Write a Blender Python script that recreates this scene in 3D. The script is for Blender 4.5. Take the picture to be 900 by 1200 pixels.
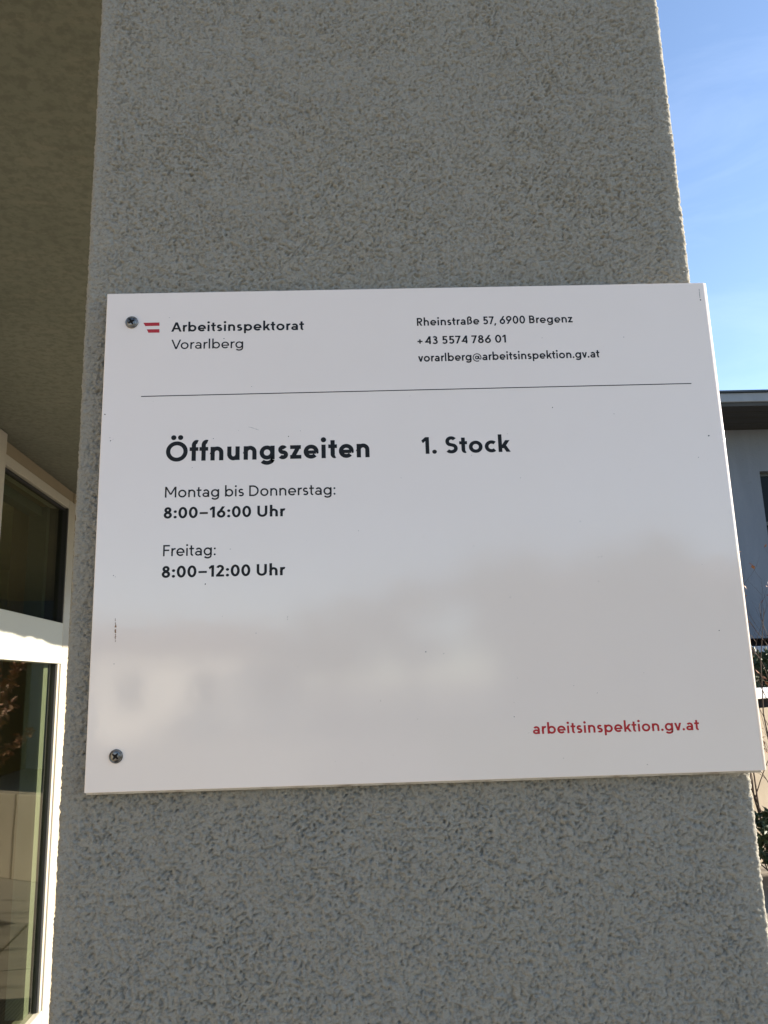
import bpy, bmesh, math, random
import numpy as np
from mathutils import Vector, Matrix

# ------------------------------------------------------------------ camera, sky, sun
SC = bpy.context.scene
for o in list(bpy.data.objects):
    bpy.data.objects.remove(o)
SC.render.engine = 'CYCLES'
SC.render.resolution_x, SC.render.resolution_y = 768, 1024
SC.render.resolution_percentage = 100
Z0 = 1.55                                   # height of the sign's lower edge above the ground

cam_d = bpy.data.cameras.new('camera')
cam = bpy.data.objects.new('camera', cam_d)
SC.collection.objects.link(cam)
SC.camera = cam
cam_d.sensor_fit = 'HORIZONTAL'
cam_d.sensor_width = 36.0
cam_d.lens = 36.0 * 930.0 / 900.0
cam_d.clip_start = 0.02
cam_d.clip_end = 3000.0
CAM = Vector((-0.04106511, -0.61085696, 0.07300182 + Z0))
pit, yaw, rol = 0.21024754, -0.02453271, -0.03056492
f0 = Vector((-math.sin(yaw), math.cos(yaw), 0)); r0 = Vector((math.cos(yaw), math.sin(yaw), 0)); u0 = Vector((0, 0, 1))
fw = f0 * math.cos(pit) + u0 * math.sin(pit); uu = u0 * math.cos(pit) - f0 * math.sin(pit)
rr = r0 * math.cos(rol) + uu * math.sin(rol); up = uu * math.cos(rol) - r0 * math.sin(rol)
M = Matrix((( rr.x, up.x, -fw.x, CAM.x), (rr.y, up.y, -fw.y, CAM.y), (rr.z, up.z, -fw.z, CAM.z), (0, 0, 0, 1)))
cam.matrix_world = M

SUN_EL = math.radians(23.0)
SUN_AL = math.radians(9.0)                 # the sun stands to the right, a little behind the pillar's face
to_sun = Vector((math.cos(SUN_AL) * math.cos(SUN_EL), math.sin(SUN_AL) * math.cos(SUN_EL), math.sin(SUN_EL)))
world = bpy.data.worlds.new('World')
SC.world = world
world.use_nodes = True
wn = world.node_tree
wn.nodes.clear()
wo = wn.nodes.new('ShaderNodeOutputWorld'); bg = wn.nodes.new('ShaderNodeBackground')
sky = wn.nodes.new('ShaderNodeTexSky'); sky.sky_type = 'NISHITA'; sky.sun_disc = False
sky.sun_elevation = SUN_EL
sky.sun_rotation = math.pi / 2 - SUN_AL
sky.altitude = 400; sky.air_density = 0.8; sky.dust_density = 0.25; sky.ozone_density = 1.0
bg.inputs['Strength'].default_value = 0.105
# thin cirrus veil
tc = wn.nodes.new('ShaderNodeTexCoord'); mp = wn.nodes.new('ShaderNodeMapping')
mp.inputs['Scale'].default_value = (1.2, 1.2, 5.0); mp.inputs['Rotation'].default_value = (0.25, 0.1, 0.3)
nz = wn.nodes.new('ShaderNodeTexNoise'); nz.inputs['Scale'].default_value = 2.3; nz.inputs['Detail'].default_value = 8
nz.inputs['Roughness'].default_value = 0.62; nz.inputs['Distortion'].default_value = 0.6
cr = wn.nodes.new('ShaderNodeValToRGB')
cr.color_ramp.elements[0].position = 0.47; cr.color_ramp.elements[0].color = (0, 0, 0, 1)
cr.color_ramp.elements[1].position = 0.80; cr.color_ramp.elements[1].color = (0.06, 0.06, 0.06, 1)
mx = wn.nodes.new('ShaderNodeMixRGB'); mx.inputs['Color2'].default_value = (7.0, 7.6, 8.4, 1)
wn.links.new(tc.outputs['Generated'], mp.inputs['Vector']); wn.links.new(mp.outputs['Vector'], nz.inputs['Vector'])
wn.links.new(nz.outputs['Fac'], cr.inputs['Fac']); wn.links.new(cr.outputs['Color'], mx.inputs['Fac'])
wn.links.new(sky.outputs['Color'], mx.inputs['Color1']); wn.links.new(mx.outputs['Color'], bg.inputs['Color'])
wn.links.new(bg.outputs['Background'], wo.inputs['Surface'])

sd = bpy.data.lights.new('sun', 'SUN'); sd.energy = 5.0; sd.angle = math.radians(0.53); sd.color = (1.0, 0.90, 0.76)
sun = bpy.data.objects.new('sun', sd); SC.collection.objects.link(sun)
sun.rotation_euler = to_sun.to_track_quat('Z', 'Y').to_euler()

SC.view_settings.view_transform = 'Standard'
SC.view_settings.look = 'None'
SC.view_settings.gamma = 1.0
SC.view_settings.exposure = 1.6
SC.cycles.max_bounces = 8
SC.cycles.diffuse_bounces = 4

rnd = random.Random(7)
nprng = np.random.default_rng(11)


# ------------------------------------------------------------------ helpers
def link(o, parent=None):
    SC.collection.objects.link(o)
    if parent is not None:
        o.parent = parent
    return o


def tag(o, label=None, cat=None, group=None, kind=None):
    if label: o['label'] = label
    if cat: o['category'] = cat
    if group: o['group'] = group
    if kind: o['kind'] = kind
    return o


def empty(name, loc, label, cat, group=None, rz=0.0):
    o = bpy.data.objects.new(name, None)
    o.empty_display_size = 0.05
    o.location = loc; o.rotation_euler = (0, 0, rz)
    link(o)
    return tag(o, label, cat, group)


class MB:
    """collects faces in world coordinates; build() writes them relative to the parent's frame"""
    def __init__(s): s.v = []; s.f = []
    def poly(s, pts):
        n = len(s.v); s.v += [tuple(p) for p in pts]; s.f.append(tuple(range(n, n + len(pts))))
    def box(s, a, b):
        x0, y0, z0 = a; x1, y1, z1 = b
        n = len(s.v)
        s.v += [(x0, y0, z0), (x1, y0, z0), (x1, y1, z0), (x0, y1, z0), (x0, y0, z1), (x1, y0, z1), (x1, y1, z1), (x0, y1, z1)]
        s.f += [tuple(n + i for i in q) for q in ((0, 3, 2, 1), (4, 5, 6, 7), (0, 1, 5, 4), (1, 2, 6, 5), (2, 3, 7, 6), (3, 0, 4, 7))]
        return s
    def obox(s, fr, a, b):
        """box in a local frame fr(x, y, z) -> world"""
        t = MB().box(a, b); n = len(s.v)
        s.v += [tuple(fr(*p)) for p in t.v]; s.f += [tuple(n + i for i in q) for q in t.f]
        return s
    def tube(s, pts, rad, n=6):
        base = len(s.v); pts = [Vector(p) for p in pts]
        for i, p in enumerate(pts):
            d = (pts[min(i + 1, len(pts) - 1)] - pts[max(i - 1, 0)]).normalized()
            a = d.orthogonal().normalized(); b = d.cross(a)
            r = rad[i] if isinstance(rad, (list, tuple)) else rad
            for k in range(n):
                t = 2 * math.pi * k / n
                s.v.append(tuple(p + a * (r * math.cos(t)) + b * (r * math.sin(t))))
        for i in range(len(pts) - 1):
            for k in range(n):
                s.f.append((base + i * n + k, base + i * n + (k + 1) % n, base + (i + 1) * n + (k + 1) % n, base + (i + 1) * n + k))
        s.f.append(tuple(base + k for k in reversed(range(n))))
        s.f.append(tuple(base + (len(pts) - 1) * n + k for k in range(n)))
    def build(s, name, mat, parent=None, bevel=0.0, smooth=False, seg=2):
        me = bpy.data.meshes.new(name)
        vs = s.v
        if parent is not None:
            mw = Matrix.Translation(parent.location) @ parent.rotation_euler.to_matrix().to_4x4() if parent.parent is None \
                else Matrix.Translation(parent.parent.location) @ parent.parent.rotation_euler.to_matrix().to_4x4()
            inv = mw.inverted(); vs = [tuple(inv @ Vector(v)) for v in vs]
        me.from_pydata(vs, [], s.f)
        if bevel > 0:
            bm = bmesh.new(); bm.from_mesh(me)
            bmesh.ops.remove_doubles(bm, verts=bm.verts, dist=1e-6)
            bmesh.ops.bevel(bm, geom=[e for e in bm.edges if len(e.link_faces) == 2 and e.calc_face_angle(0) > 0.5], offset=bevel, segments=seg, affect='EDGES', profile=0.5)
            bm.to_mesh(me); bm.free()
        me.materials.append(mat)
        if smooth:
            for p in me.polygons: p.use_smooth = True
        me.update()
        return link(bpy.data.objects.new(name, me), parent)


class Mat:
    def __init__(s, name, color, rough=0.8, spec=0.5, metal=0.0):
        s.m = bpy.data.materials.new(name); s.m.use_nodes = True
        s.nt = s.m.node_tree; s.b = s.nt.nodes['Principled BSDF']
        s.b.inputs['Base Color'].default_value = (*color, 1); s.b.inputs['Roughness'].default_value = rough
        s.b.inputs['Specular IOR Level'].default_value = spec; s.b.inputs['Metallic'].default_value = metal
        s.color = color; s.tc = None; s.colout = None; s.hout = None
    def n(s, t, **kw):
        x = s.nt.nodes.new(t)
        for k, v in kw.items():
            if k in x.inputs: x.inputs[k].default_value = v
            else: setattr(x, k, v)
        return x
    def l(s, a, b): s.nt.links.new(a, b)
    def coord(s, scale=(1, 1, 1), rot=(0, 0, 0)):
        if s.tc is None: s.tc = s.n('ShaderNodeTexCoord')
        m = s.n('ShaderNodeMapping'); m.inputs['Scale'].default_value = scale; m.inputs['Rotation'].default_value = rot
        s.l(s.tc.outputs['Object'], m.inputs['Vector']); return m.outputs['Vector']
    def noise(s, scale, detail=4, rough=0.55, cs=(1, 1, 1), rot=(0, 0, 0), dist=0.0):
        x = s.n('ShaderNodeTexNoise'); x.inputs['Scale'].default_value = scale; x.inputs['Detail'].default_value = detail
        x.inputs['Roughness'].default_value = rough; x.inputs['Distortion'].default_value = dist
        s.l(s.coord(cs, rot), x.inputs['Vector']); return x.outputs['Fac']
    def ramp(s, fac, stops):
        r = s.n('ShaderNodeValToRGB'); e = r.color_ramp.elements
        while len(e) < len(stops): e.new(0.5)
        for i, (p, c) in enumerate(stops):
            e[i].position = p; e[i].color = (*c, 1) if len(c) == 3 else c
        s.l(fac, r.inputs['Fac']); return r.outputs['Color']
    def mix(s, fac, col, mode='MIX'):
        """layer colour over what is there"""
        m = s.n('ShaderNodeMixRGB', blend_type=mode)
        if s.colout is None: m.inputs['Color1'].default_value = (*s.color, 1)
        else: s.l(s.colout, m.inputs['Color1'])
        if isinstance(fac, (int, float)): m.inputs['Fac'].default_value = fac
        else: s.l(fac, m.inputs['Fac'])
        if isinstance(col, tuple): m.inputs['Color2'].default_value = (*col, 1)
        else: s.l(col, m.inputs['Color2'])
        s.colout = m.outputs['Color']; s.l(s.colout, s.b.inputs['Base Color']); return s
    def bump(s, h, dist=0.001, strength=1.0):
        b = s.n('ShaderNodeBump'); b.inputs['Distance'].default_value = dist; b.inputs['Strength'].default_value = strength
        s.l(h, b.inputs['Height'])
        if s.hout is not None: s.l(s.hout, b.inputs['Normal'])
        s.hout = b.outputs['Normal']; s.l(s.hout, s.b.inputs['Normal']); return s
    def rough(s, fac, lo, hi):
        r = s.ramp(fac, [(0.3, (lo,) * 3), (0.7, (hi,) * 3)]); s.l(r, s.b.inputs['Roughness']); return s


# ------------------------------------------------------------------ materials
stucco = Mat('stucco', (0.41, 0.386, 0.318), 0.93, 0.25)
stucco.mix(stucco.ramp(stucco.noise(5, 4), [(0.35, (0, 0, 0)), (0.7, (0.6, 0.6, 0.6))]), (0.395, 0.374, 0.315))
stucco.mix(stucco.ramp(stucco.noise(420, 3, 0.7, cs=(1, 1, 1.3), rot=(0, .5, 0)), [(0.37, (0.5,) * 3), (0.47, (0, 0, 0))]), (0.22, 0.205, 0.175))  # dark flecks, then pale ones, colour in pit shade and lit grains
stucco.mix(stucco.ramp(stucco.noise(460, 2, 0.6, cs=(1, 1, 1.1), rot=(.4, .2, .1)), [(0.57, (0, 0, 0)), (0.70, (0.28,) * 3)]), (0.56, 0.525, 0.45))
stucco.mix(stucco.ramp(stucco.noise(48, 2, 0.5, rot=(.9, .2, .4)), [(0.80, (0, 0, 0)), (0.83, (0.6,) * 3)]), (0.26, 0.16, 0.08))
stucco.bump(stucco.noise(900, 4, 0.75), 0.002, 1.0)

enamel = Mat('white_enamel', (0.84, 0.745, 0.655), 0.05, 0.85)
enamel.mix(enamel.ramp(enamel.noise(14, 5, 0.6), [(0.42, (0, 0, 0)), (0.75, (0.35,) * 3)]), (0.81, 0.71, 0.61))
enamel.mix(enamel.ramp(enamel.noise(260, 2, 0.5), [(0.775, (0, 0, 0)), (0.80, (0.5,) * 3)]), (0.35, 0.30, 0.24))
enamel.bump(enamel.noise(5.5, 1, 0.3), 0.0022, 0.35)
enamel.bump(enamel.noise(60, 2, 0.5), 0.00012, 0.5)
enamel.rough(enamel.noise(7, 3), 0.075, 0.11)

edge_metal = Mat('sheet_edge', (0.52, 0.49, 0.43), 0.45, 0.5, 0.2)
edge_metal.mix(edge_metal.ramp(edge_metal.noise(40, 5), [(0.5, (0, 0, 0)), (0.65, (0.8,) * 3)]), (0.25, 0.20, 0.15))
ink = Mat('black_print', (0.008, 0.008, 0.008), 0.5, 0.25)
ink_light = Mat('black_fine_print', (0.010, 0.010, 0.010), 0.5, 0.25)
red = Mat('red_print', (0.42, 0.018, 0.022), 0.35, 0.4)
steel = Mat('screw_steel', (0.24, 0.23, 0.21), 0.36, 0.5, 1.0)
steel.mix(steel.ramp(steel.noise(260, 4), [(0.45, (0, 0, 0)), (0.62, (0.9,) * 3)]), (0.07, 0.065, 0.06))
slot = Mat('screw_recess_shade', (0.012, 0.010, 0.008), 0.9, 0.2)  # black of the flat cross that paints the shade inside the recess
rust = Mat('rust_stain', (0.20, 0.095, 0.035), 0.8, 0.3)
grime = Mat('dirt_specks', (0.03, 0.025, 0.02), 0.9, 0.2)

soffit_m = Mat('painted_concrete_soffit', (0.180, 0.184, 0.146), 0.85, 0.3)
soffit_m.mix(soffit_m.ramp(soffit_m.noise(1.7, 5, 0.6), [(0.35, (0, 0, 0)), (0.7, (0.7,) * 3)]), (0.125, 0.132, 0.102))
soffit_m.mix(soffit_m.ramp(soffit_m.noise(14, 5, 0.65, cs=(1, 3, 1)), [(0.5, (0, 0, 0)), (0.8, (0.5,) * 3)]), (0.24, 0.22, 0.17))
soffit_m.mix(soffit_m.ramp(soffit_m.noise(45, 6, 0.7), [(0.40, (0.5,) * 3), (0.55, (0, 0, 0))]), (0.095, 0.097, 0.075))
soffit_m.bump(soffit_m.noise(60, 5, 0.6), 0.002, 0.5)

plaster = Mat('tan_plaster', (0.27, 0.22, 0.145), 0.9, 0.3)
plaster.mix(plaster.ramp(plaster.noise(5, 5), [(0.4, (0, 0, 0)), (0.7, (0.6,) * 3)]), (0.22, 0.185, 0.125))
plaster.bump(plaster.noise(300, 4, 0.6), 0.001, 0.7)

frame_m = Mat('white_window_paint', (0.42, 0.385, 0.32), 0.35, 0.5)
frame_m.mix(frame_m.ramp(frame_m.noise(9, 5, cs=(3, 3, 0.6)), [(0.45, (0, 0, 0)), (0.8, (0.5,) * 3)]), (0.36, 0.33, 0.265))
frame_m.bump(frame_m.noise(30, 3), 0.0006, 0.4)
transom_m = Mat('pale_transom_paint', (0.52, 0.51, 0.44), 0.4, 0.5)
transom_m.bump(transom_m.noise(30, 3), 0.0006, 0.4)
shaded_frame = Mat('shaded_inner_frame', (0.07, 0.085, 0.075), 0.5, 0.4)  # inner frame paint darkened to carry the shade of the upper rebate
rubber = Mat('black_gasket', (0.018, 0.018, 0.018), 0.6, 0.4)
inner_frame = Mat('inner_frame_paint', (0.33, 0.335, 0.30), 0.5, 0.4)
inside = Mat('interior_plaster', (0.55, 0.51, 0.38), 0.9, 0.3)
inside.mix(inside.ramp(inside.noise(2, 4), [(0.4, (0, 0, 0)), (0.7, (0.7,) * 3)]), (0.45, 0.42, 0.31))
inside_floor = Mat('interior_floor', (0.36, 0.32, 0.24), 0.35, 0.5)

glass = bpy.data.materials.new('window_glass'); glass.use_nodes = True
gn = glass.node_tree; gn.nodes.clear()
go = gn.nodes.new('ShaderNodeOutputMaterial'); gm = gn.nodes.new('ShaderNodeMixShader')
gt = gn.nodes.new('ShaderNodeBsdfTransparent'); gt.inputs['Color'].default_value = (0.74, 0.77, 0.68, 1)
gg = gn.nodes.new('ShaderNodeBsdfGlossy'); gg.inputs['Roughness'].default_value = 0.02; gg.inputs['Color'].default_value = (0.9, 0.9, 0.85, 1)
gf = gn.nodes.new('ShaderNodeFresnel'); gf.inputs['IOR'].default_value = 1.5
gb = gn.nodes.new('ShaderNodeBump'); gb.inputs['Distance'].default_value = 0.004; gb.inputs['Strength'].default_value = 0.15
gx = gn.nodes.new('ShaderNodeTexNoise'); gx.inputs['Scale'].default_value = 1.6
gc = gn.nodes.new('ShaderNodeTexCoord')
gn.links.new(gc.outputs['Object'], gx.inputs['Vector']); gn.links.new(gx.outputs['Fac'], gb.inputs['Height'])
gn.links.new(gb.outputs['Normal'], gg.inputs['Normal'])
geo = gn.nodes.new('ShaderNodeNewGeometry'); mm = gn.nodes.new('ShaderNodeMapRange')
mm.inputs['To Min'].default_value = 1.5; mm.inputs['To Max'].default_value = 1 / 1.5
gn.links.new(geo.outputs['Backfacing'], mm.inputs['Value']); gn.links.new(mm.outputs['Result'], gf.inputs['IOR'])   # the sheet's far side reflects like its near side
gn.links.new(gf.outputs['Fac'], gm.inputs['Fac']); gn.links.new(gt.outputs['BSDF'], gm.inputs[1]); gn.links.new(gg.outputs['BSDF'], gm.inputs[2])
gn.links.new(gm.outputs['Shader'], go.inputs['Surface'])

facade = Mat('grey_render_facade', (0.19, 0.205, 0.23), 0.9, 0.3)
facade.mix(facade.ramp(facade.noise(0.9, 6, 0.62, cs=(2.5, 1, 0.5)), [(0.38, (0, 0, 0)), (0.7, (0.8,) * 3)]), (0.145, 0.16, 0.185))
facade.mix(facade.ramp(facade.noise(3.4, 6, 0.7), [(0.62, (0, 0, 0)), (0.74, (0.5,) * 3)]), (0.12, 0.125, 0.13))
facade.bump(facade.noise(25, 5), 0.01, 0.5)
fascia_m = Mat('grey_metal_fascia', (0.24, 0.25, 0.26), 0.5, 0.5, 0.0)
fascia_m.mix(fascia_m.ramp(fascia_m.noise(2, 4, cs=(3, 1, 1)), [(0.4, (0, 0, 0)), (0.7, (0.5,) * 3)]), (0.19, 0.20, 0.21))
roofcap = Mat('dark_roof_edge', (0.035, 0.045, 0.055), 0.5, 0.5)
eave_m = Mat('brown_eave_boards', (0.062, 0.060, 0.055), 0.8, 0.3)
eave_m.mix(eave_m.ramp(eave_m.noise(3, 5, cs=(0.3, 6, 1)), [(0.4, (0, 0, 0)), (0.7, (0.8,) * 3)]), (0.042, 0.042, 0.038))
darkglass = Mat('dark_window_pane', (0.008, 0.009, 0.008), 0.08, 0.12)
dark_frame = Mat('dark_window_frame', (0.05, 0.055, 0.05), 0.4, 0.5)
ledge_m = Mat('pale_ledge', (0.42, 0.42, 0.44), 0.7, 0.4)
shadow_gap = Mat('gap_shade_and_mat', (0.012, 0.012, 0.014), 0.9, 0.2)  # near-black that paints the shade in wall gaps; also the mat's ribs
gwall = Mat('beige_wall_panel', (0.30, 0.25, 0.185), 0.9, 0.3)
gwall.mix(gwall.ramp(gwall.noise(3, 6, 0.65), [(0.4, (0, 0, 0)), (0.7, (0.7,) * 3)]), (0.23, 0.19, 0.135))
gwall.bump(gwall.noise(120, 5), 0.003, 0.6)
coping_m = Mat('white_coping', (0.78, 0.78, 0.76), 0.5, 0.5)
bark = Mat('shrub_bark', (0.075, 0.048, 0.032), 0.85, 0.3)
redleaf = Mat('dry_red_leaves', (0.20, 0.055, 0.025), 0.6, 0.4)
redleaf.mix(redleaf.ramp(redleaf.noise(20, 2), [(0.4, (0, 0, 0)), (0.6, (1, 1, 1))]), (0.28, 0.13, 0.05))
leaf = Mat('dark_green_leaves', (0.035, 0.055, 0.022), 0.55, 0.4)
leaf.mix(leaf.ramp(leaf.noise(1.3, 3), [(0.35, (0, 0, 0)), (0.7, (1, 1, 1))]), (0.07, 0.085, 0.03))
treebark = Mat('tree_bark', (0.09, 0.07, 0.05), 0.9, 0.2)
asphalt = Mat('paved_ground', (0.24, 0.21, 0.17), 0.9, 0.3)
asphalt.mix(asphalt.ramp(asphalt.noise(0.6, 6), [(0.35, (0, 0, 0)), (0.7, (1, 1, 1))]), (0.19, 0.168, 0.135))
asphalt.bump(asphalt.noise(80, 4), 0.004, 0.6)
paving_m = Mat('light_paving_slab', (0.17, 0.15, 0.12), 0.85, 0.3)
paving_m.mix(paving_m.ramp(paving_m.noise(3, 5), [(0.4, (0, 0, 0)), (0.7, (0.8,) * 3)]), (0.13, 0.115, 0.095))
paving_m.bump(paving_m.noise(120, 4), 0.002, 0.5)
paving_pale = Mat('pale_gravel_yard', (0.40, 0.36, 0.29), 0.9, 0.3)
lawn = Mat('winter_lawn', (0.075, 0.08, 0.035), 0.95, 0.2)
lawn.mix(lawn.ramp(lawn.noise(4, 6), [(0.4, (0, 0, 0)), (0.7, (1, 1, 1))]), (0.13, 0.115, 0.055))
housewall = Mat('cream_house_wall', (0.75, 0.70, 0.60), 0.9, 0.3)
housewall2 = Mat('ochre_house_wall', (0.40, 0.30, 0.21), 0.9, 0.3)
rooftile = Mat('brown_roof', (0.14, 0.07, 0.045), 0.8, 0.3)

# ------------------------------------------------------------------ ground
g = MB(); g.poly([(-400, -400, 0), (400, -400, 0), (400, 400, 0), (-400, 400, 0)])
tag(g.build('ground', asphalt.m), kind='structure')
g = MB(); g.poly([(-16, -29, .004), (-1.2, -29, .004), (-1.2, -3.2, .004), (-16, -3.2, .004)]); tag(g.build('parking_area', paving_pale.m), kind='structure')
g = MB(); g.poly([(1.5, -29, .004), (26, -29, .004), (26, -6, .004), (1.5, -6, .004)]); tag(g.build('lawn', lawn.m), kind='structure')
pv = empty('pavement', (0, 0, 0), None, None); tag(pv, kind='structure')
slab_mesh = None
px0, py0, ps = -1.5, -2.4, 0.5
for i in range(8):
    for j in range(16):
        x = px0 + i * ps; y = py0 + j * ps
        if slab_mesh is None:
            m = MB().box((-.247, -.247, 0), (.247, .247, .03)); o = m.build('paving_slab', paving_m.m, pv, bevel=.004, seg=1); slab_mesh = o.data
            o.location = (x + .25, y + .25, .004)
        else:
            o = bpy.data.objects.new('paving_slab', slab_mesh); link(o, pv); o.location = (x + .25, y + .25, .004 + rnd.uniform(-.002, .002))
        o.parent = pv

# ------------------------------------------------------------------ rendered pillar with real relief
def blur_noise(H, W, sy, sx, ang=0.0):
    """unit-variance noise low-passed with gaussian of (sy, sx) cells, rotated by ang"""
    n = nprng.standard_normal((H, W))
    fy = np.fft.fftfreq(H)[:, None]; fx = np.fft.rfftfreq(W)[None, :]
    c, s = math.cos(ang), math.sin(ang)
    a = fx * c + fy * s; b = -fx * s + fy * c
    k = np.exp(-2 * (math.pi ** 2) * ((a * sx) ** 2 + (b * sy) ** 2))
    r = np.fft.irfft2(np.fft.rfft2(n) * k, s=(H, W))
    return (r - r.mean()) / r.std()

XL, XR, YF, YB, CR = -0.2725, 0.2455, 0.0115, 0.36, 0.004
step = 0.00080
prof = []                                  # (x, y, nx, ny, arclength)
ys = list(np.arange(YB, YF + CR + 0.06, -0.006)) + list(np.arange(YF + CR + 0.06, YF + CR, -step))
for y in ys: prof.append((XL, y, -1, 0))
for t in np.linspace(0, math.pi / 2, 6): prof.append((XL + CR - CR * math.cos(t), YF + CR - CR * math.sin(t), -math.cos(t), -math.sin(t)))
for x in np.arange(XL + CR + step, XR - CR, step): prof.append((x, YF, 0, -1))
for t in np.linspace(0, math.pi / 2, 6): prof.append((XR - CR + CR * math.sin(t), YF + CR - CR * math.cos(t), math.sin(t), -math.cos(t)))
for y in reversed(ys): prof.append((XR, y, 1, 0))
prof = np.array(prof, float)
arc = np.concatenate([[0], np.cumsum(np.hypot(np.diff(prof[:, 0]), np.diff(prof[:, 1])))])
zs = np.concatenate([np.arange(0.0, Z0 - 0.20, 0.008), np.arange(Z0 - 0.20, Z0 + 0.74, step), np.arange(Z0 + 0.74, Z0 + 1.114, 0.008), [Z0 + 1.114]])
gh, gw_ = int(2.8 / step) + 4, int(arc[-1] / step) + 4
gh += gh % 2; gw_ += gw_ % 2
def worley(H, W, cell, seed):
    """dense rounded granules: dome height of the nearest jittered point, cell in grid steps"""
    r = np.random.default_rng(seed); ny, nx = int(H / cell) + 4, int(W / cell) + 4
    py = (np.arange(ny)[:, None] + r.random((ny, nx))) * cell; px = (np.arange(nx)[None, :] + r.random((ny, nx))) * cell
    amp = r.uniform(.25, 1.0, (ny, nx)); rad = cell * r.uniform(.55, 1.05, (ny, nx))
    yy, xx = np.arange(H)[:, None] + cell * 1.5, np.arange(W)[None, :] + cell * 1.5
    cy, cx = np.broadcast_to((yy / cell).astype(int), (H, W)), np.broadcast_to((xx / cell).astype(int), (H, W))
    out = np.full((H, W), -1.0)
    for dy in (-1, 0, 1):
        for dx in (-1, 0, 1):
            a, b = cy + dy, cx + dx
            d2 = ((yy - py[a, b]) ** 2 + (xx - px[a, b]) ** 2) / rad[a, b] ** 2
            out = np.maximum(out, amp[a, b] * np.sqrt(np.clip(1 - d2, 0, 1)))
    return out


g1 = worley(gh, gw_, 4.0, 5); g2 = worley(gh, gw_, 6.8, 6)
g3 = worley(gh, gw_, 2.7, 7)
patch = np.clip(1.05 + .07 * blur_noise(gh, gw_, 40, 50) + .10 * blur_noise(gh, gw_, 9, 12), .7, 1.4)
torn = patch * (np.clip(blur_noise(gh, gw_, 0.60, 1.05, 0.5) - 0.55, 0, 1.4) + 0.7 * np.clip(blur_noise(gh, gw_, 0.55, 0.75, -0.6) - 0.75, 0, 1.4)) \
    + 0.8 * np.clip(blur_noise(gh, gw_, 1.1, 2.8, 0.35) - 1.45, 0, .9)
fine = blur_noise(gh, gw_, 0.6, 0.6); mid = blur_noise(gh, gw_, 4.0, 5.0, .3); drag = blur_noise(gh, gw_, 2.2, 8.0, 0.5); wide = blur_noise(gh, gw_, 22, 28)
edge = np.minimum(np.abs(arc - arc[np.argmin(np.hypot(prof[:, 0] - XL, prof[:, 1] - YF))]), np.abs(arc - arc[np.argmin(np.hypot(prof[:, 0] - XR, prof[:, 1] - YF))]))
calm = np.interp((np.arange(gw_) * step), arc, np.clip(edge / .02, .2, 1.0))[None, :]
hf = (0.0009 * g1 + 0.0006 * g2 + 0.0009 * g3) * (.55 + .45 * calm) - 0.00125 * torn * (.25 + .75 * calm) + 0.00022 * fine + (0.00018 * mid + 0.00020 * np.minimum(drag, .3)) * calm + 0.00008 * wide - 0.0007
ii = np.clip((zs / step).astype(int), 0, gh - 1); jj = np.clip((arc / step).astype(int), 0, gw_ - 1)
hd = hf[np.ix_(ii, jj)]
X = prof[None, :, 0] + prof[None, :, 2] * hd; Y = prof[None, :, 1] + prof[None, :, 3] * hd
Zc = np.repeat(zs[:, None], len(prof), 1)
co = np.stack([X, Y, Zc], -1).reshape(-1, 3)
nr, nc = len(zs), len(prof)
idx = np.arange(nr * nc).reshape(nr, nc)
fq = np.stack([idx[:-1, :-1], idx[:-1, 1:], idx[1:, 1:], idx[1:, :-1]], -1).reshape(-1, 4)
me = bpy.data.meshes.new('rendered_pillar')
me.vertices.add(len(co)); me.vertices.foreach_set('co', co.astype(np.float32).ravel())
me.loops.add(fq.size); me.loops.foreach_set('vertex_index', fq.astype(np.int32).ravel())
me.polygons.add(len(fq)); me.polygons.foreach_set('loop_start', np.arange(0, fq.size, 4, dtype=np.int32))
me.polygons.foreach_set('loop_total', np.full(len(fq), 4, dtype=np.int32))
me.update(calc_edges=True); me.validate()
me.polygons.foreach_set('use_smooth', np.ones(len(fq), dtype=bool))
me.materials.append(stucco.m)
pil = empty('pillar', (-.0135, .18, 0), 'thick square pillar in coarse grey stucco carrying the white sign', 'pillar')
po = bpy.data.objects.new('stucco_shaft', me); link(po, pil); po.matrix_parent_inverse = Matrix.Translation((.0135, -.18, 0))
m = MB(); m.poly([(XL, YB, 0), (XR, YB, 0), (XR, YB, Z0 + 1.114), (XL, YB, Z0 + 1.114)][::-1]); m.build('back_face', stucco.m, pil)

# ------------------------------------------------------------------ the sign
SW, SH = 0.5, 0.39464
sign = empty('information_sign', (0, 0.003, Z0), 'white enamelled office sign with opening hours screwed to the stucco pillar', 'sign')
cs_ = [(-.2505, .0045), (-.2505, .0008), (-.2503, .0002), (-.2497, 0)]
cs_ += [(.2495 + .0038 * math.sin(t), .0038 - .0038 * math.cos(t)) for t in np.linspace(0, math.pi / 2, 9)] + [(.2533, .0045)]
m = MB(); za, zb = Z0, Z0 + SH
for i in range(len(cs_) - 1):
    a, b = cs_[i], cs_[i + 1]; c_ = .0003
    m.poly([(a[0], a[1], za + c_), (b[0], b[1], za + c_), (b[0], b[1], zb - c_), (a[0], a[1], zb - c_)])
    for z_, zz, fl in ((za + c_, za, 1), (zb - c_, zb, 0)):
        k = lambda p: (p[0] * .9992, p[1] + .0003)
        q = [(a[0], a[1], z_), (b[0], b[1], z_), (k(b)[0], k(b)[1], zz), (k(a)[0], k(a)[1], zz)]
        m.poly(q[::-1] if fl else q)
for zz, fl in ((za, 1), (zb, 0)):
    q = [(p[0] * .9992, p[1] + .0003, zz) for p in cs_]; m.poly(q[::-1] if fl else q)
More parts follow.
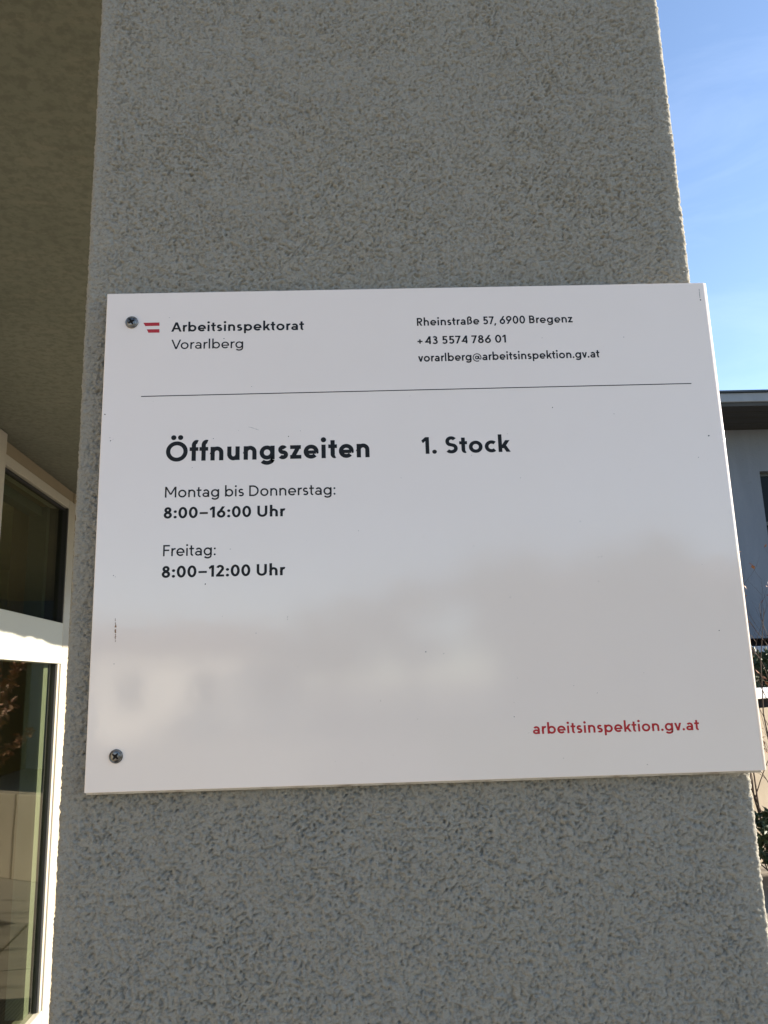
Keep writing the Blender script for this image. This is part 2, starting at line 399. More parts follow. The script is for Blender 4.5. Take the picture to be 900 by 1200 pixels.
m.poly([(cs_[-1][0], cs_[-1][1], za + .0003), (cs_[0][0], cs_[0][1], za + .0003), (cs_[0][0], cs_[0][1], zb - .0003), (cs_[-1][0], cs_[-1][1], zb - .0003)])
pl = m.build('plate', enamel.m, sign)
bm = bmesh.new(); bm.from_mesh(pl.data); bmesh.ops.remove_doubles(bm, verts=bm.verts, dist=1e-7); bmesh.ops.recalc_face_normals(bm, faces=bm.faces)
for f in bm.faces:
    f.smooth = f.normal.x > .08 and abs(f.normal.z) < .1
bm.to_mesh(pl.data); bm.free()
m = MB().box((-.2507, .0050, Z0 - .0020), (.2508, .0070, Z0 + SH - .001)); m.build('backing_sheet', edge_metal.m, sign, bevel=.0004, seg=1)

# stroke lettering --------------------------------------------------
def ell(cx, cy, rx, ry, a0, a1, n=None):
    n = n or max(6, int(abs(a1 - a0) / 9))
    return [(cx + rx * math.cos(math.radians(a0 + (a1 - a0) * i / n)), cy + ry * math.sin(math.radians(a0 + (a1 - a0) * i / n))) for i in range(n + 1)]


def stroke(pts, w, closed=False):
    """strip of quads of width w round a centre line, mitred"""
    P = [np.array(p, float) for p in pts]
    P = [p for i, p in enumerate(P) if i == 0 or np.linalg.norm(p - P[i - 1]) > 1e-5]
    if closed and np.allclose(P[0], P[-1]): P = P[:-1]
    n = len(P); L = []; R = []
    for i in range(n):
        a = P[i - 1] if (i > 0 or closed) else None; b = P[(i + 1) % n] if (i < n - 1 or closed) else None
        d1 = (P[i] - a) if a is not None else (b - P[i]); d2 = (b - P[i]) if b is not None else (P[i] - a)
        d1 = d1 / np.linalg.norm(d1); d2 = d2 / np.linalg.norm(d2)
        n1 = np.array([-d1[1], d1[0]]); n2 = np.array([-d2[1], d2[0]]); t = n1 + n2
        t = t / np.linalg.norm(t) if np.linalg.norm(t) > 1e-6 else n1
        k = min(1 / max(t @ n1, .35), 2.2) * w / 2
        L.append(P[i] + t * k); R.append(P[i] - t * k)
    q = []
    for i in range(n if closed else n - 1):
        j = (i + 1) % n; q.append([R[i], R[j], L[j], L[i]])
    return q


def bar(x0, y0, x1, y1, w):
    """slanted bar cut level at both ends"""
    h = w / 2 * math.hypot(x1 - x0, y1 - y0) / max(abs(y1 - y0), 1e-6)
    if y0 > y1: x0, y0, x1, y1 = x1, y1, x0, y0
    return [[(x0 - h, y0), (x0 + h, y0), (x1 + h, y1), (x1 - h, y1)]]


def rect(x0, y0, x1, y1): return [[(x0, y0), (x1, y0), (x1, y1), (x0, y1)]]
def dot(cx, cy, r): return [[(cx + r * math.cos(2 * math.pi * i / 20), cy + r * math.sin(2 * math.pi * i / 20)) for i in range(20)]]


def glyph(c, w):
    """-> list of layers (each a list of convex polygons), width, lsb, rsb; cap height = 1"""
    s = w / 2; X = .70; A = 1.06; st = .085; rd = .05; tg = .02
    S = lambda p, cl=False, ww=None: stroke(p, ww or w, cl)
    ring = lambda cx, cy, rx, ry, ww=None: stroke(ell(cx, cy, rx - (ww or w) / 2, ry - (ww or w) / 2, 0, 360, 40)[:-1], ww or w, True)
    if c == ' ': return [], .30, 0, 0
    if c == 'o': return [ring(.365, .35, .365, .365)], .73, rd, rd
    if c in 'OÖ':
        L = [ring(.52, .5, .52, .52)]
        if c == 'Ö': L += [dot(.52 - .165, 1.215, max(.62 * w, .1)), dot(.52 + .165, 1.215, max(.62 * w, .1))]
        return L, 1.04, rd, rd
    if c == 'b': return [rect(0, 0, w, A), ring(.37, .35, .355, .362)], .725, st, rd
    if c == 'p': return [rect(0, -.27, w, X), ring(.37, .35, .355, .362)], .725, st, rd
    if c == 'g': return [rect(.725 - w, 0.0, .725, X), ring(.355, .35, .355, .362), S([(.725 - s, .0)] + ell(.355, .02, .37 - s, .30 - s, 0, -148))], .725, rd, st
    if c in 'nh':
        W = .62 if c == 'n' else .61
        return [rect(0, 0, w, X if c == 'n' else A), S([(s * .6, .30)] + ell(W / 2, .40, W / 2 - s, .315 - s, 172, 0) + [(W - s, 0)])], W, st, st * .9
    if c == 'u':
        W = .60
        return [rect(W - w, 0, W, X), S([(s, X)] + ell(W / 2, .31, W / 2 - s, .325 - s, 180, 355))], W, st, st
    if c == 'r': return [rect(0, 0, w, X), S([(s * .7, .28)] + ell(.30, .36, .30 - s, .355 - s, 170, 72))], .36, st, .01
    if c == 'i': return [rect(0, 0, w, X), dot(s, .95, max(.64 * w, .085))], w, st, st
    if c == 'l': return [rect(0, 0, w, A)], w, st, st
    if c == 't': return [S([(.11 + s, .92)] + [(.11 + s, .25)] + ell(.11 + .19, .20, .19 - s, .212 - s, 180, 292)), rect(0, X - w * .93, .42, X)], .42, tg, tg
    if c == 'f': return [S([(.10 + s, 0), (.10 + s, .78)] + ell(.10 + .24, .80, .24 - s, .275 - s, 180, 68)), rect(0, X - w * .93, .42, X)], .43, tg, .0
    if c == 'k': return [rect(0, 0, w, A), bar(w * .9, .22, .50, X, w), bar(.24 + s * .6, .40, .56 - s * .3, 0, w * .98)], .60, st, tg
    if c == 'e': return [S([(.70 - s, .325)] + ell(.36, .35, .36 - s, .362 - s, -4, 318)), rect(w * .7, .325 - w * .43, .70 - w * .5, .325 + w * .43)], .715, rd, rd * .8
    if c == 'c': return [S(ell(.36, .35, .36 - s, .362 - s, 48, 312))], .60, rd, .02
    if c == 's':
        r = (.725 - w) / 4
        return [S(ell(.25, .712 - s - r, .225 - s, r, 32, 242) + ell(.25, -.012 + s + r, .25 - s, r, 62, -146))], .50, .04, .04
    if c == 'S':
        r = (1.03 - w) / 4
        return [S(ell(.345, 1.015 - s - r, .31 - s, r, 34, 238) + ell(.34, -.015 + s + r, .34 - s, r, 58, -144))], .68, .05, .05
    if c == 'z': return [rect(0, X - w * .95, .52, X), bar(s * 1.25, w * .5, .52 - s * 1.25, X - w * .5, w), rect(0, 0, .54, w * .95)], .54, .04, .04
    if c == 'v': return [bar(s * 1.1, X, .31, 0, w), bar(.62 - s * 1.1, X, .31, 0, w)], .62, .0, .0
    if c == 'a':
        W = .60
        return [S([(W - s, 0), (W - s, .40)] + ell(W / 2 + .01, .42, W / 2 - s - .01, .292 - s, 0, 148)), ring(.285, .208, .285, .22, w * .93)], W, rd, st * .9
    if c == 'ß': return [S([(s, 0), (s, .78)] + ell(.27, .79, .27 - s, .28 - s, 180, -45) + [(.33, .58)]), S([(.25, .595), (.30, .595)] + ell(.30, .595 - (.61 - w) / 2, .29 - s, (.61 - w) / 2 - .0, 90, -110))], .59, st, rd
    if c == '@':
        v = w * .62
        return [stroke(ell(.52, .36, .52 - v / 2, .52 - v / 2, -62, 300 - 10, 44)[:0] + ell(.52, .36, .52 - v / 2, .52 - v / 2, 300, 338 - 360, 44), v)
                , ring(.49, .36, .22, .235, v * 1.15), S([(.72, .56), (.72, .26)] + ell(.85, .26, .13, .09, 180, 300)[:-2], False, v * 1.1),
                stroke(ell(.52, .36, .52 - v / 2, .52 - v / 2, 22, -32, 10), v)], 1.04, rd, rd
    if c == 'A':
        return [bar(s * 1.06, 0, .46, 1.0, w), bar(.92 - s * 1.06, 0, .46, 1.0, w), rect(.22, .24, .70, .24 + w * .92)], .92, .0, .0
    if c == 'B':
        r1 = (.545 - w) / 2; r2 = (.545 - w) / 2 + 0
        y2 = s + r2 * 1.04; y1 = 1 - s - r1 * .93
        return [rect(0, 0, w, 1), S([(s, 1 - s), (.30, 1 - s)] + ell(.30, 1 - s - .225, .31 - s, .225 , 90, -90)[1:]), S([(s, .5 + .04), (.34, .54)] + ell(.34, (.54 + s) / 2, .31 - s, (.54 - s) / 2, 90, -90)[1:] + [(s, s)])], .66, st, rd
    if c == 'D': return [rect(0, 0, w, 1), S([(s, 1 - s), (.34, 1 - s)] + ell(.34, .5, .50 - s, .5 - s, 90, -90)[1:] + [(s, s)])], .85, st, rd
    if c == 'F': return [rect(0, 0, w, 1), rect(w, 1 - w * .95, .58, 1), rect(w, .46, .53, .46 + w * .95)], .58, st, .03
    if c == 'M': return [rect(0, 0, w, 1), rect(1.0 - w, 0, 1.0, 1), bar(s * 1.1, 1, .5, .26, w * .92), bar(1.0 - s * 1.1, 1, .5, .26, w * .92)], 1.0, st, st
    if c == 'R': return [rect(0, 0, w, 1), S([(s, 1 - s), (.34, 1 - s)] + ell(.34, .70, .30 - s, .30 - s, 90, -90)[1:] + [(s, .40 + s)]), bar(.30, .42, .62 - s, 0, w)], .66, st, .03
    if c == 'U': return [S([(s, 1), (s, .37)] + ell(.38, .37, .38 - s, .385 - s, 180, 360) + [(.76 - s, 1)])], .76, st, st
    if c == 'V': return [bar(s * 1.06, 1.0, .45, 0, w), bar(.90 - s * 1.06, 1.0, .45, 0, w)], .90, .0, -.10
    if c == '0': return [ring(.335, .5, .335, .515)], .67, .05, .05
    if c == '1': return [rect(.21, 0, .21 + w, 1), [[(.0, .80), (.0 + w * .4, .80 - w * .82), (.21 + w * .5, .86), (.21 + w, 1.0), (.21, 1.0)]]], .21 + w, .03, .08
    if c == '2': return [S(ell(.30, .71, .29 - s, .305 - s, 165, -28) + [(s * 1.2, w * .6)]), rect(0, 0, .60, w * .95)], .60, .05, .05
    if c == '3': return [S(ell(.29, .745, .26 - s, .27 - s, 150, -90)), S(ell(.29, .29, .31 - s, .305 - s, 92, -150)), rect(.20, .52, .30, .52 + w * .9)], .60, .05, .05
    if c == '4': return [rect(.43, 0, .43 + w, 1), bar(s * 1.25, .25, .43 + s * .9, 1.0, w), rect(0, .19, .64, .19 + w * .95)], .66, .03, .03
    if c == '5': return [rect(.08, 1 - w * .95, .56, 1), bar(.07 + s, .48, .09 + s, .98, w), S([(.09, .56 - s * .3)] + ell(.29, .325, .31 - s, .34 - s, 128, -146))], .60, .05, .05
    if c == '6': return [ring(.325, .325, .325, .34), bar(.50, 1.0, s + .045, .38, w)], .65, .05, .05
    if c == '9': return [ring(.325, .675, .325, .34), bar(.15, 0.0, .65 - s - .045, .62, w)], .65, .05, .05
    if c == '7': return [rect(0, 1 - w * .95, .58, 1), bar(.17, 0, .57 - s, .97 - w * .3, w)], .59, .03, .03
    if c == '8': return [ring(.31, .745, .265, .27), ring(.31, .29, .31, .305)], .62, .05, .05
    if c == '+': return [rect(0, .36 - s * .9, .54, .36 + s * .9), rect(.27 - s * .9, .09, .27 + s * .9, .63)], .54, .06, -.10
    if c == '–': return [rect(0, .34, .62, .34 + w * .9)], .62, .08, .08
    if c == '.': return [dot(max(.62 * w, .085), max(.62 * w, .085) - .01, max(.62 * w, .085))], 2 * max(.62 * w, .085), .05, .05
    if c == ':':
        r = max(.62 * w, .085); return [dot(r, r - .01, r), dot(r, .62 - .02, r)], 2 * r, .06, .05
    if c == ',': return [bar(.02, -.18, .11, .12, w * .95)], .17, .02, .04
    raise KeyError(c)


def text(name, s, x0, x1, z, cap, w, mat, tilt=0.0, label=None):
    """one line of print: x0..x1 extents, z baseline, cap height, all in metres on the plate; w = stroke / cap"""
    G = [glyph(c, w) for c in s]
    wid = sum(g[1] for g in G) + sum(G[i][3] + G[i + 1][2] for i in range(len(G) - 1))
    n = len(s) - 1
    sx = cap; free = (x1 - x0) / sx - wid
    track = free / n
    if abs(track) > .02:                    # spread the misfit between tracking and letter width
        k = ((x1 - x0) / sx - n * math.copysign(.02, track)) / wid
        sx *= k; track = ((x1 - x0) / sx - wid) / n
    m = MB(); cx = 0.0; word = ''
    for i, (L, gw, lb, rb) in enumerate(G):
        if i: cx += lb + track
        word += s[i]
        for k, polys in enumerate(L):
            y = -0.00006 - 0.000012 * (k % 4) - 0.000003 * (i % 2)
            for p in polys:
                m.poly([(x0 + (cx + a) * sx, y, Z0 + z + tilt * ((cx + a) * sx) + b * cap) for a, b in p])
        cx += gw + rb
        if i == len(G) - 1 or s[i + 1] in ' –+' or s[i] in '–+,':
            if m.f:
                m.build('lettering', mat, sign)
            m = MB(); word = ''


TL = [  # string, px left, px baseline left, px right, px baseline right, cap px, stroke/cap, material
    ('Arbeitsinspektorat', (200.6, 388.8), (356.3, 386.6), 10.9, .185, ink),
    ('Vorarlberg', (200.6, 409.2), (285.0, 407.8), 11.0, .135, ink_light),
    ('Rheinstraße 57, 6900 Bregenz', (488.7, 381.9), (671.2, 377.8), 9.2, .178, ink),
    ('+ 43 5574 786 01', (489.3, 403.6), (593.1, 401.4), 9.2, .178, ink),
    ('vorarlberg@arbeitsinspektion.gv.at', (490.1, 424.0), (702.9, 418.8), 9.3, .178, ink),
    ('Öffnungszeiten', (194.2, 540.8), (433.2, 535.8), 22.8, .205, ink),
    ('1. Stock', (494.3, 532.0), (597.6, 529.4), 19.6, .20, ink),
    ('Montag bis Donnerstag:', (193.2, 583.2), (393.2, 579.6), 12.6, .14, ink_light),
    ('8:00–16:00 Uhr', (191.7, 607.7), (334.0, 605.0), 13.0, .195, ink),
    ('Freitag:', (191.0, 652.0), (252.8, 650.6), 13.2, .14, ink_light),
    ('8:00–12:00 Uhr', (189.4, 677.2), (333.9, 674.0), 13.6, .195, ink),
    ('arbeitsinspektion.gv.at', (624.7, 860.3), (819.9, 855.4), 12.9, .175, red),
]
CZ = CAM.z - Z0


def on_plate(u, v):
    d = fw * 930.0 + rr * (u - 450) - up * (v - 600)
    t = (0 - CAM.y) / d.y
    return CAM.x + d.x * t, CZ + d.z * t


for s_, a, b, cp, w, mt in TL:
    xa, za = on_plate(*a); xb, zb = on_plate(*b); xc, zc = on_plate(a[0], a[1] - cp)
    text('lettering', s_, xa, xb, za, zc - za, w, mt.m, (zb - za) / (xb - xa))
# rule and flag emblem (flat print)
xa, za = on_plate(165.4, 464.6); xb, zb = on_plate(810.2, 449.4)
m = MB(); h = .00036; m.poly([(xa, -.00007, Z0 + za - h), (xb, -.00007, Z0 + zb - h), (xb, -.00007, Z0 + zb + h), (xa, -.00007, Z0 + za + h)]); m.build('ruled_line', ink.m, sign)
for q in (((168.0, 378.3), (186.9, 377.9), (186.9, 381.8), (170.3, 382.2)), ((172.0, 386.0), (186.9, 385.7), (186.9, 389.8), (173.9, 390.0))):
    pts = [on_plate(*p) for p in q]; m = MB(); m.poly([(p[0], -.00007, Z0 + p[1]) for p in reversed(pts)]); m.build('emblem_bar', red.m, sign)

# screws
for (u, v, r, rot) in ((154.6, 378.0, .0052, .5), (136.0, 886.3, .0050, .9)):
    x, z = on_plate(u, v)
    e = bpy.data.objects.new('screw', None); link(e, sign); e.empty_display_size = .005
    bm = bmesh.new()
    prof_ = [(r * 1.0, .0002), (r * 1.0, -.0008), (r * .93, -.0013), (r * .84, -.0014), (r * .80, -.0010), (r * .76, -.0012), (r * .66, -.0017), (r * .45, -.0019), (r * .16, -.0020)]
    N = 32
    rings = [[bm.verts.new((x + a * math.cos(2 * math.pi * k / N), y, Z0 + z + a * math.sin(2 * math.pi * k / N))) for k in range(N)] for a, y in prof_]
    for a, b in zip(rings[:-1], rings[1:]):
        for k in range(N): bm.faces.new((a[k], b[k], b[(k + 1) % N], a[(k + 1) % N])).smooth = True
    bm.faces.new(list(reversed(rings[-1])))
    bmesh.ops.recalc_face_normals(bm, faces=bm.faces)
    me = bpy.data.meshes.new('screw_head'); bm.to_mesh(me); bm.free(); me.materials.append(steel.m)
    me.transform(Matrix.Translation((0, -.003, -Z0)))
    o = bpy.data.objects.new('screw_head', me); link(o, e)
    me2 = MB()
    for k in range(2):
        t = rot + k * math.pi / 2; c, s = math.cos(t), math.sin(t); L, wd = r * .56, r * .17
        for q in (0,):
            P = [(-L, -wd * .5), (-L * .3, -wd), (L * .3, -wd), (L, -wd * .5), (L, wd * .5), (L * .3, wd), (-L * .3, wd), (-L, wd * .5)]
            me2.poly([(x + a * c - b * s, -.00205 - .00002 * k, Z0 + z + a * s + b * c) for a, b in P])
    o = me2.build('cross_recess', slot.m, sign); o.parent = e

# marks of their own shape: rust run, dark chips
def blob(m, u, v, ru, rv, n=9, y=-.00004):
    x, z = on_plate(u, v); k = .5 / 770
    m.poly([(x + ru * k * math.cos(2 * math.pi * i / n) * rnd.uniform(.6, 1.2), y, Z0 + z + rv * k * math.sin(2 * math.pi * i / n) * rnd.uniform(.6, 1.2)) for i in range(n)])
m = MB()
for i in range(14):
    v = 726 + i * 1.9 + rnd.uniform(-1, 1); blob(m, 135.3 + rnd.uniform(-.5, .5), v, .45 + .5 * math.exp(-((v - 738) / 7) ** 2), 1.1, y=-.00004 - i * 1e-6)
m.build('rust_run', rust.m, sign)
m = MB()
for (u, v, r) in ((198.5, 372, .5), (262.5, 396.8, 1.0), (821, 351.5, 1.2), (830.5, 510.5, 1.2), (123, 485.5, 1.1), (129.5, 516.5, .9), (128.8, 513.0, .6), (647.5, 477.5, .9), (133, 674.5, .7), (135, 676.0, .5), (240.5, 684.5, .9), (295, 453, .5), (338, 511.5, .8), (352, 505, .5), (602.5, 840, .7), (842.7, 738.8, .8), (250, 514, .7), (133.6, 778, .6), (225.3, 548, .5), (700, 812, .5), (269.8, 643.5, .6), (520, 766, .6), (499, 764, .9), (818.5, 536, .6), (731, 395, .7), (420, 622, .5), (598, 700, .6), (680, 611, .5), (300, 742, .6), (555, 640, .45), (470, 560, .4), (610, 560, .5)):
    blob(m, u, v, r * .85, r * .85, 7)
for i in range(9): blob(m, 819.2 + i * .12, 339 + i * 1.2, .35, .9, 6)
for i in range(9): blob(m, 292 + i * 1.3, 500.5 + (i * .33) ** 1.2, .7, .22, 6, y=-.000045)
o = m.build('dirt_chips', grime.m, sign); o['kind'] = 'stuff'

# ------------------------------------------------------------------ the office building with its canopy and window wall
TH = math.radians(-3.5)
D = Vector((math.sin(TH), math.cos(TH), 0)); NN = Vector((math.cos(TH), -math.sin(TH), 0))
P0 = Vector((-1.6107, 3.5805, Z0))


def fr(s, n, z):                           # s along the wall (away from the camera), n out of the wall, z from the sign's lower edge
    return P0 + D * s + NN * n + Vector((0, 0, z))


ZS, ZG1, ZG0, ZL1, ZL0 = 1.114, 1.004, .410, .208, -1.36
off = empty('office_building', tuple(fr(0, 0, -Z0)), 'office entrance with white framed glazing under a dull olive concrete canopy', 'building')
XE = 0.30
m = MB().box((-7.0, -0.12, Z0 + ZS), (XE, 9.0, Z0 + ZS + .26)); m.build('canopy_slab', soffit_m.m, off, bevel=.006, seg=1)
m = MB(); fz = []  # unseen strip added under the canopy edge to make its shadow line wavy
for i in range(460):
    y_ = -.11 + i * .0195; fz.append((y_, .010 + .0035 * math.sin(i * .43 + 1.7 * math.sin(i * .21)) + .0040 * math.sin(i * .23 + 2 * math.sin(i * .11)) + rnd.uniform(-.0015, .0015)))
for (ya, da), (yb, db) in zip(fz[:-1], fz[1:]):
    zt = Z0 + ZS + .002; xa_, xb_ = XE - .035, XE - .002
    m.poly([(xb_, ya, zt - da), (xb_, yb, zt - db), (xb_, yb, zt), (xb_, ya, zt)]); m.poly([(xa_, yb, zt - db * .6), (xa_, ya, zt - da * .6), (xa_, ya, zt), (xa_, yb, zt)])
    m.poly([(xa_, ya, zt - da * .6), (xa_, yb, zt - db * .6), (xb_, yb, zt - db), (xb_, ya, zt - da)])
m.build('wavy_shadow_strip', soffit_m.m, off)
m = MB().obox(fr, (-.012, -.30, -Z0), (3.0, .012, ZS - .001)); m.build('plaster_wall', plaster.m, off)
m = MB().obox(fr, (-4.6, -.30, -Z0), (-3.72, .012, ZS - .001)); m.build('plaster_wall', plaster.m, off)
# upper lintel strip of plaster between frames and soffit
m = MB().obox(fr, (-3.72, -.22, ZG1 + .045), (-.0122, .008, ZS - .002)); m.build('lintel', plaster.m, off)
BAY = 1.16
for b in range(3):
    s1 = -.014 - b * BAY - (.0 if b == 0 else .0); s0 = s1 - BAY + .125
    w_ = bpy.data.objects.new('glazed_bay', None); link(w_, off); w_.empty_display_size = .1
    jr = .100 if b == 0 else .06           # right jamb
    jr2 = .125 if b == 0 else .085
    def P(name, mat, boxes, bev=.003):
        q = MB()
        for a, c in boxes: q.obox(fr, a, c)
        o = q.build(name, mat, off, bevel=bev, seg=2 if bev else 1); o.parent = w_; return o
    P('window_jamb', frame_m.m, [((s1 - jr, -.07, -Z0 + .03), (s1, .022, ZG1 + .045))])
    P('window_jamb', frame_m.m, [((s0, -.07, -Z0 + .03), (s0 + .05, .022, ZG1 + .045))])
    P('window_head', frame_m.m, [((s0 + .05, -.07, ZG1), (s1 - jr, .021, ZG1 + .045))])
    P('transom', transom_m.m, [((s0 + .05, -.07, ZL1), (s1 - jr, .021, ZG0))])
    P('lower_stile', frame_m.m, [((s1 - jr2, -.05, ZL0 + .0), (s1 - jr - .0005, .014, ZL1 - .001))], .002)
    P('sill_rail', frame_m.m, [((s0 + .05, -.07, -Z0 + .03), (s1 - jr, .021, ZL0))])
    # gaskets and inner rebates
    P('gasket', rubber.m, [((s1 - jr - .014, -.075, ZG0 + .001), (s1 - jr - .0005, .017, ZG1 - .001)), ((s0 + .0505, -.02, ZG1 - .012), (s1 - jr - .0105, .004, ZG1 - .001)),
                           ((s1 - jr2 - .010, -.028, ZL0 + .002), (s1 - jr2 - .0005, .006, ZL1 - .002))], 0)
    P('inner_rebate', shaded_frame.m, [((s1 - jr - .055, -.16, ZG0 + .002), (s1 - jr - .0005, -.072, ZG1 - .001)), ((s0 + .051, -.16, ZG1 - .05), (s1 - jr - .056, -.10, ZG1 - .002))], 0)
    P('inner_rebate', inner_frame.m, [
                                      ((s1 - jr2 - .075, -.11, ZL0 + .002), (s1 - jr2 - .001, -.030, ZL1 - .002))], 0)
    for (za, zb, jj_) in ((ZG0 + .001, ZG1 - .001, jr), (ZL0 + .001, ZL1 - .001, jr2)):
        q = MB(); q.obox(fr, (s0 + .0505, -.012, za), (s1 - jj_ - .0006, -.006, zb)); o = q.build('glass_pane', glass, off); o.parent = w_
    # post between bays, proud of the frames
    q = MB().obox(fr, (s0 - .123, -.08, -Z0 + .03), (s0 - .002, .05, ZS - .003)); o = q.build('post', frame_m.m, off, bevel=.004)
mat_e = empty('entrance_mat', tuple(fr(-1.5, .35, -Z0)), 'long black ribbed entrance mat along the foot of the white framed glazing', 'mat')
m = MB().obox(fr, (-3.4, .08, -Z0 + .0375), (.5, .62, -Z0 + .046)); m.build('mat_base', rubber.m, mat_e, bevel=.003, seg=1)
m = MB()
for k in range(26): m.obox(fr, (-3.38, .10 + k * .0195, -Z0 + .0462), (.48, .112 + k * .0195, -Z0 + .051))
m.build('mat_ribs', shadow_gap.m, mat_e)['kind'] = 'stuff'
# the room behind
m = MB()
for a, c in (((-4.4, -3.6, -Z0 + .02), (2.4, -.35, -Z0 + .05)),): m.obox(fr, a, c)
m.obox(fr, (-4.4, -.36, -Z0 + .02), (-.0, -.075, -Z0 + .05))
m.build('room_floor', inside_floor.m, off)
m = MB()
for a, c in (((-4.4, -3.7, -Z0), (2.4, -3.6, ZS - .01)), ((2.4, -3.7, -Z0), (2.5, -.31, ZS - .01)), ((-4.5, -3.7, -Z0), (-4.4, -.31, ZS - .01)), ((-4.4, -3.6, ZS - .06), (2.4, -.31, ZS - .01))): m.obox(fr, a, c)
m.build('room_wall', inside.m, off)
m = MB()
for k in range(3): m.obox(fr, (.6, -1.7, -Z0 + .06 + k * .36), (1.7, -1.3, -Z0 + .09 + k * .36))
m.obox(fr, (.58, -1.7, -Z0 + .05), (.6, -1.3, -Z0 + 1.1)); m.obox(fr, (1.7, -1.7, -Z0 + .05), (1.72, -1.3, -Z0 + 1.1))
m.build('room_shelf', inner_frame.m, off)

# ------------------------------------------------------------------ grey building on the right
def facade_mesh(x0, x1, z0, z1, y, th, holes):
    xs_ = sorted({x0, x1, *[h[0] for h in holes], *[h[1] for h in holes]}); zs_ = sorted({z0, z1, *[h[2] for h in holes], *[h[3] for h in holes]})
    void = lambda i, k: i < 0 or k < 0 or i >= len(xs_) - 1 or k >= len(zs_) - 1 or any(h[0] <= (xs_[i] + xs_[i + 1]) / 2 <= h[1] and h[2] <= (zs_[k] + zs_[k + 1]) / 2 <= h[3] for h in holes)
    m = MB()
    for i in range(len(xs_) - 1):
        for k in range(len(zs_) - 1):
            if void(i, k): continue
            a, b, c, d = xs_[i], xs_[i + 1], zs_[k], zs_[k + 1]
            m.poly([(a, y, c), (b, y, c), (b, y, d), (a, y, d)]); m.poly([(b, y + th, c), (a, y + th, c), (a, y + th, d), (b, y + th, d)])
            if void(i - 1, k): m.poly([(a, y + th, c), (a, y, c), (a, y, d), (a, y + th, d)])
            if void(i + 1, k): m.poly([(b, y, c), (b, y + th, c), (b, y + th, d), (b, y, d)])
            if void(i, k - 1): m.poly([(a, y + th, c), (b, y + th, c), (b, y, c), (a, y, c)])
            if void(i, k + 1): m.poly([(a, y, d), (b, y, d), (b, y + th, d), (a, y + th, d)])
    return m


BY = 13.65
bx0, bx1 = 2.6, 22.0
bld = empty('grey_office_block', (12, BY, 0), 'shaded grey rendered building with deep flat eaves right of the pillar', 'building')
ztop = 4.53 + Z0
WX = [(7.37 + 3.1 * k, 7.37 + 3.1 * k + 1.7, 2.05 + Z0, 3.715 + Z0) for k in range(4)] + [(3.3, 4.9, 2.05 + Z0, 3.715 + Z0)]
facade_mesh(bx0, bx1, .63 + Z0, ztop, BY, .35, WX).build('upper_wall', facade.m, bld)
m = MB().box((bx0, BY + .35, 0), (bx1, BY + 8, ztop)); m.build('building_core', shadow_gap.m, bld)
for k, (a, b, c, d) in enumerate(WX):
    f = MB(); yy = BY + .16
    for q in (((a + .002, yy, c + .002), (a + .06, yy + .07, d - .002)), ((b - .06, yy, c + .002), (b - .002, yy + .07, d - .002)), ((a + .06, yy, d - .06), (b - .06, yy + .07, d - .002)), ((a + .06, yy, c + .002), (b - .06, yy + .07, c + .06)), ((a + .06, yy + .005, 2.72 + Z0), (b - .06, yy + .065, 2.78 + Z0))):
        f.box(*q)
    fo = f.build('window_frame', dark_frame.m, bld)
    p = MB().box((a + .06, yy + .03, c + .06), (b - .06, yy + .04, d - .06)); p.build('pane', darkglass.m, bld)
m = MB().box((bx0 - .8, 12.25, 4.60 + Z0), (bx1 + .8, BY + 8.6, 4.765 + Z0)); m.build('fascia', fascia_m.m, bld, bevel=.01, seg=1)
m = MB().box((bx0 - .83, 12.21, 4.767 + Z0), (bx1 + .83, BY + 8.7, 4.80 + Z0)); m.build('roof_edge', roofcap.m, bld)
zc = 4.597 + Z0
for k in range(9):                          # eave boards
    y0 = 12.28 + k * .165
    m = MB().box((bx0 - .75, y0, ztop + .002 + (.004 if k % 2 else 0)), (bx1 + .75, y0 + .155, zc)); m.build('eave_board', eave_m.m, bld)
m = MB().box((bx0, BY - .06, .37 + Z0), (bx1, BY + .30, .49 + Z0)); m.build('ledge', ledge_m.m, bld, bevel=.01, seg=1)
for k in range(12):
    x = bx0 + .02 + k * 1.6
    m = MB().box((x, BY + .24, .02), (x + 1.5, BY + .26, .36 + Z0)); m.build('ground_floor_pane', darkglass.m, bld)
    m = MB().box((x + 1.505, BY + .18, .02), (x + 1.595, BY + .28, .36 + Z0)); m.build('mullion', dark_frame.m, bld)

# ------------------------------------------------------------------ garden wall with white coping
WA = math.atan2(.6, .8)
wd_ = Vector((math.cos(WA), math.sin(WA), 0)); wn_ = Vector((math.sin(WA), -math.cos(WA), 0)); WP = Vector((3.70, 7.0, 0))


def fw_(s, n, z): return WP + wd_ * s + wn_ * n + Vector((0, 0, z))


gw = empty('garden_wall', tuple(fw_(0, 0, 0)), 'low beige panelled garden wall with white coping at the right edge', 'wall')
for k in range(9):
    s0 = -1.52 + k * 1.0 - .0
    m = MB().obox(fw_, (s0 + .008, -.06, .0), (s0 + .90, .02, Z0 - .27)); m.build('wall_panel', gwall.m, gw, bevel=.006, seg=1)
    m = MB().obox(fw_, (s0 + .912, -.08, .0), (s0 + .998, .05, Z0 - .27)); m.build('wall_pier', gwall.m, gw, bevel=.006, seg=1)
m = MB().obox(fw_, (-1.5, -.045, Z0 - .269), (7.5, .0, Z0 - .185)); m.build('coping_shade_strip', shadow_gap.m, gw)  # black strip, the coping's shadow put into its colour
for k in range(6):
    s0 = -1.55 + k * 1.5
    m = MB().obox(fw_, (s0, -.15, Z0 - .184), (s0 + 1.494, .12, Z0 - .095)); m.build('coping_piece', coping_m.m, gw, bevel=.012, seg=2)

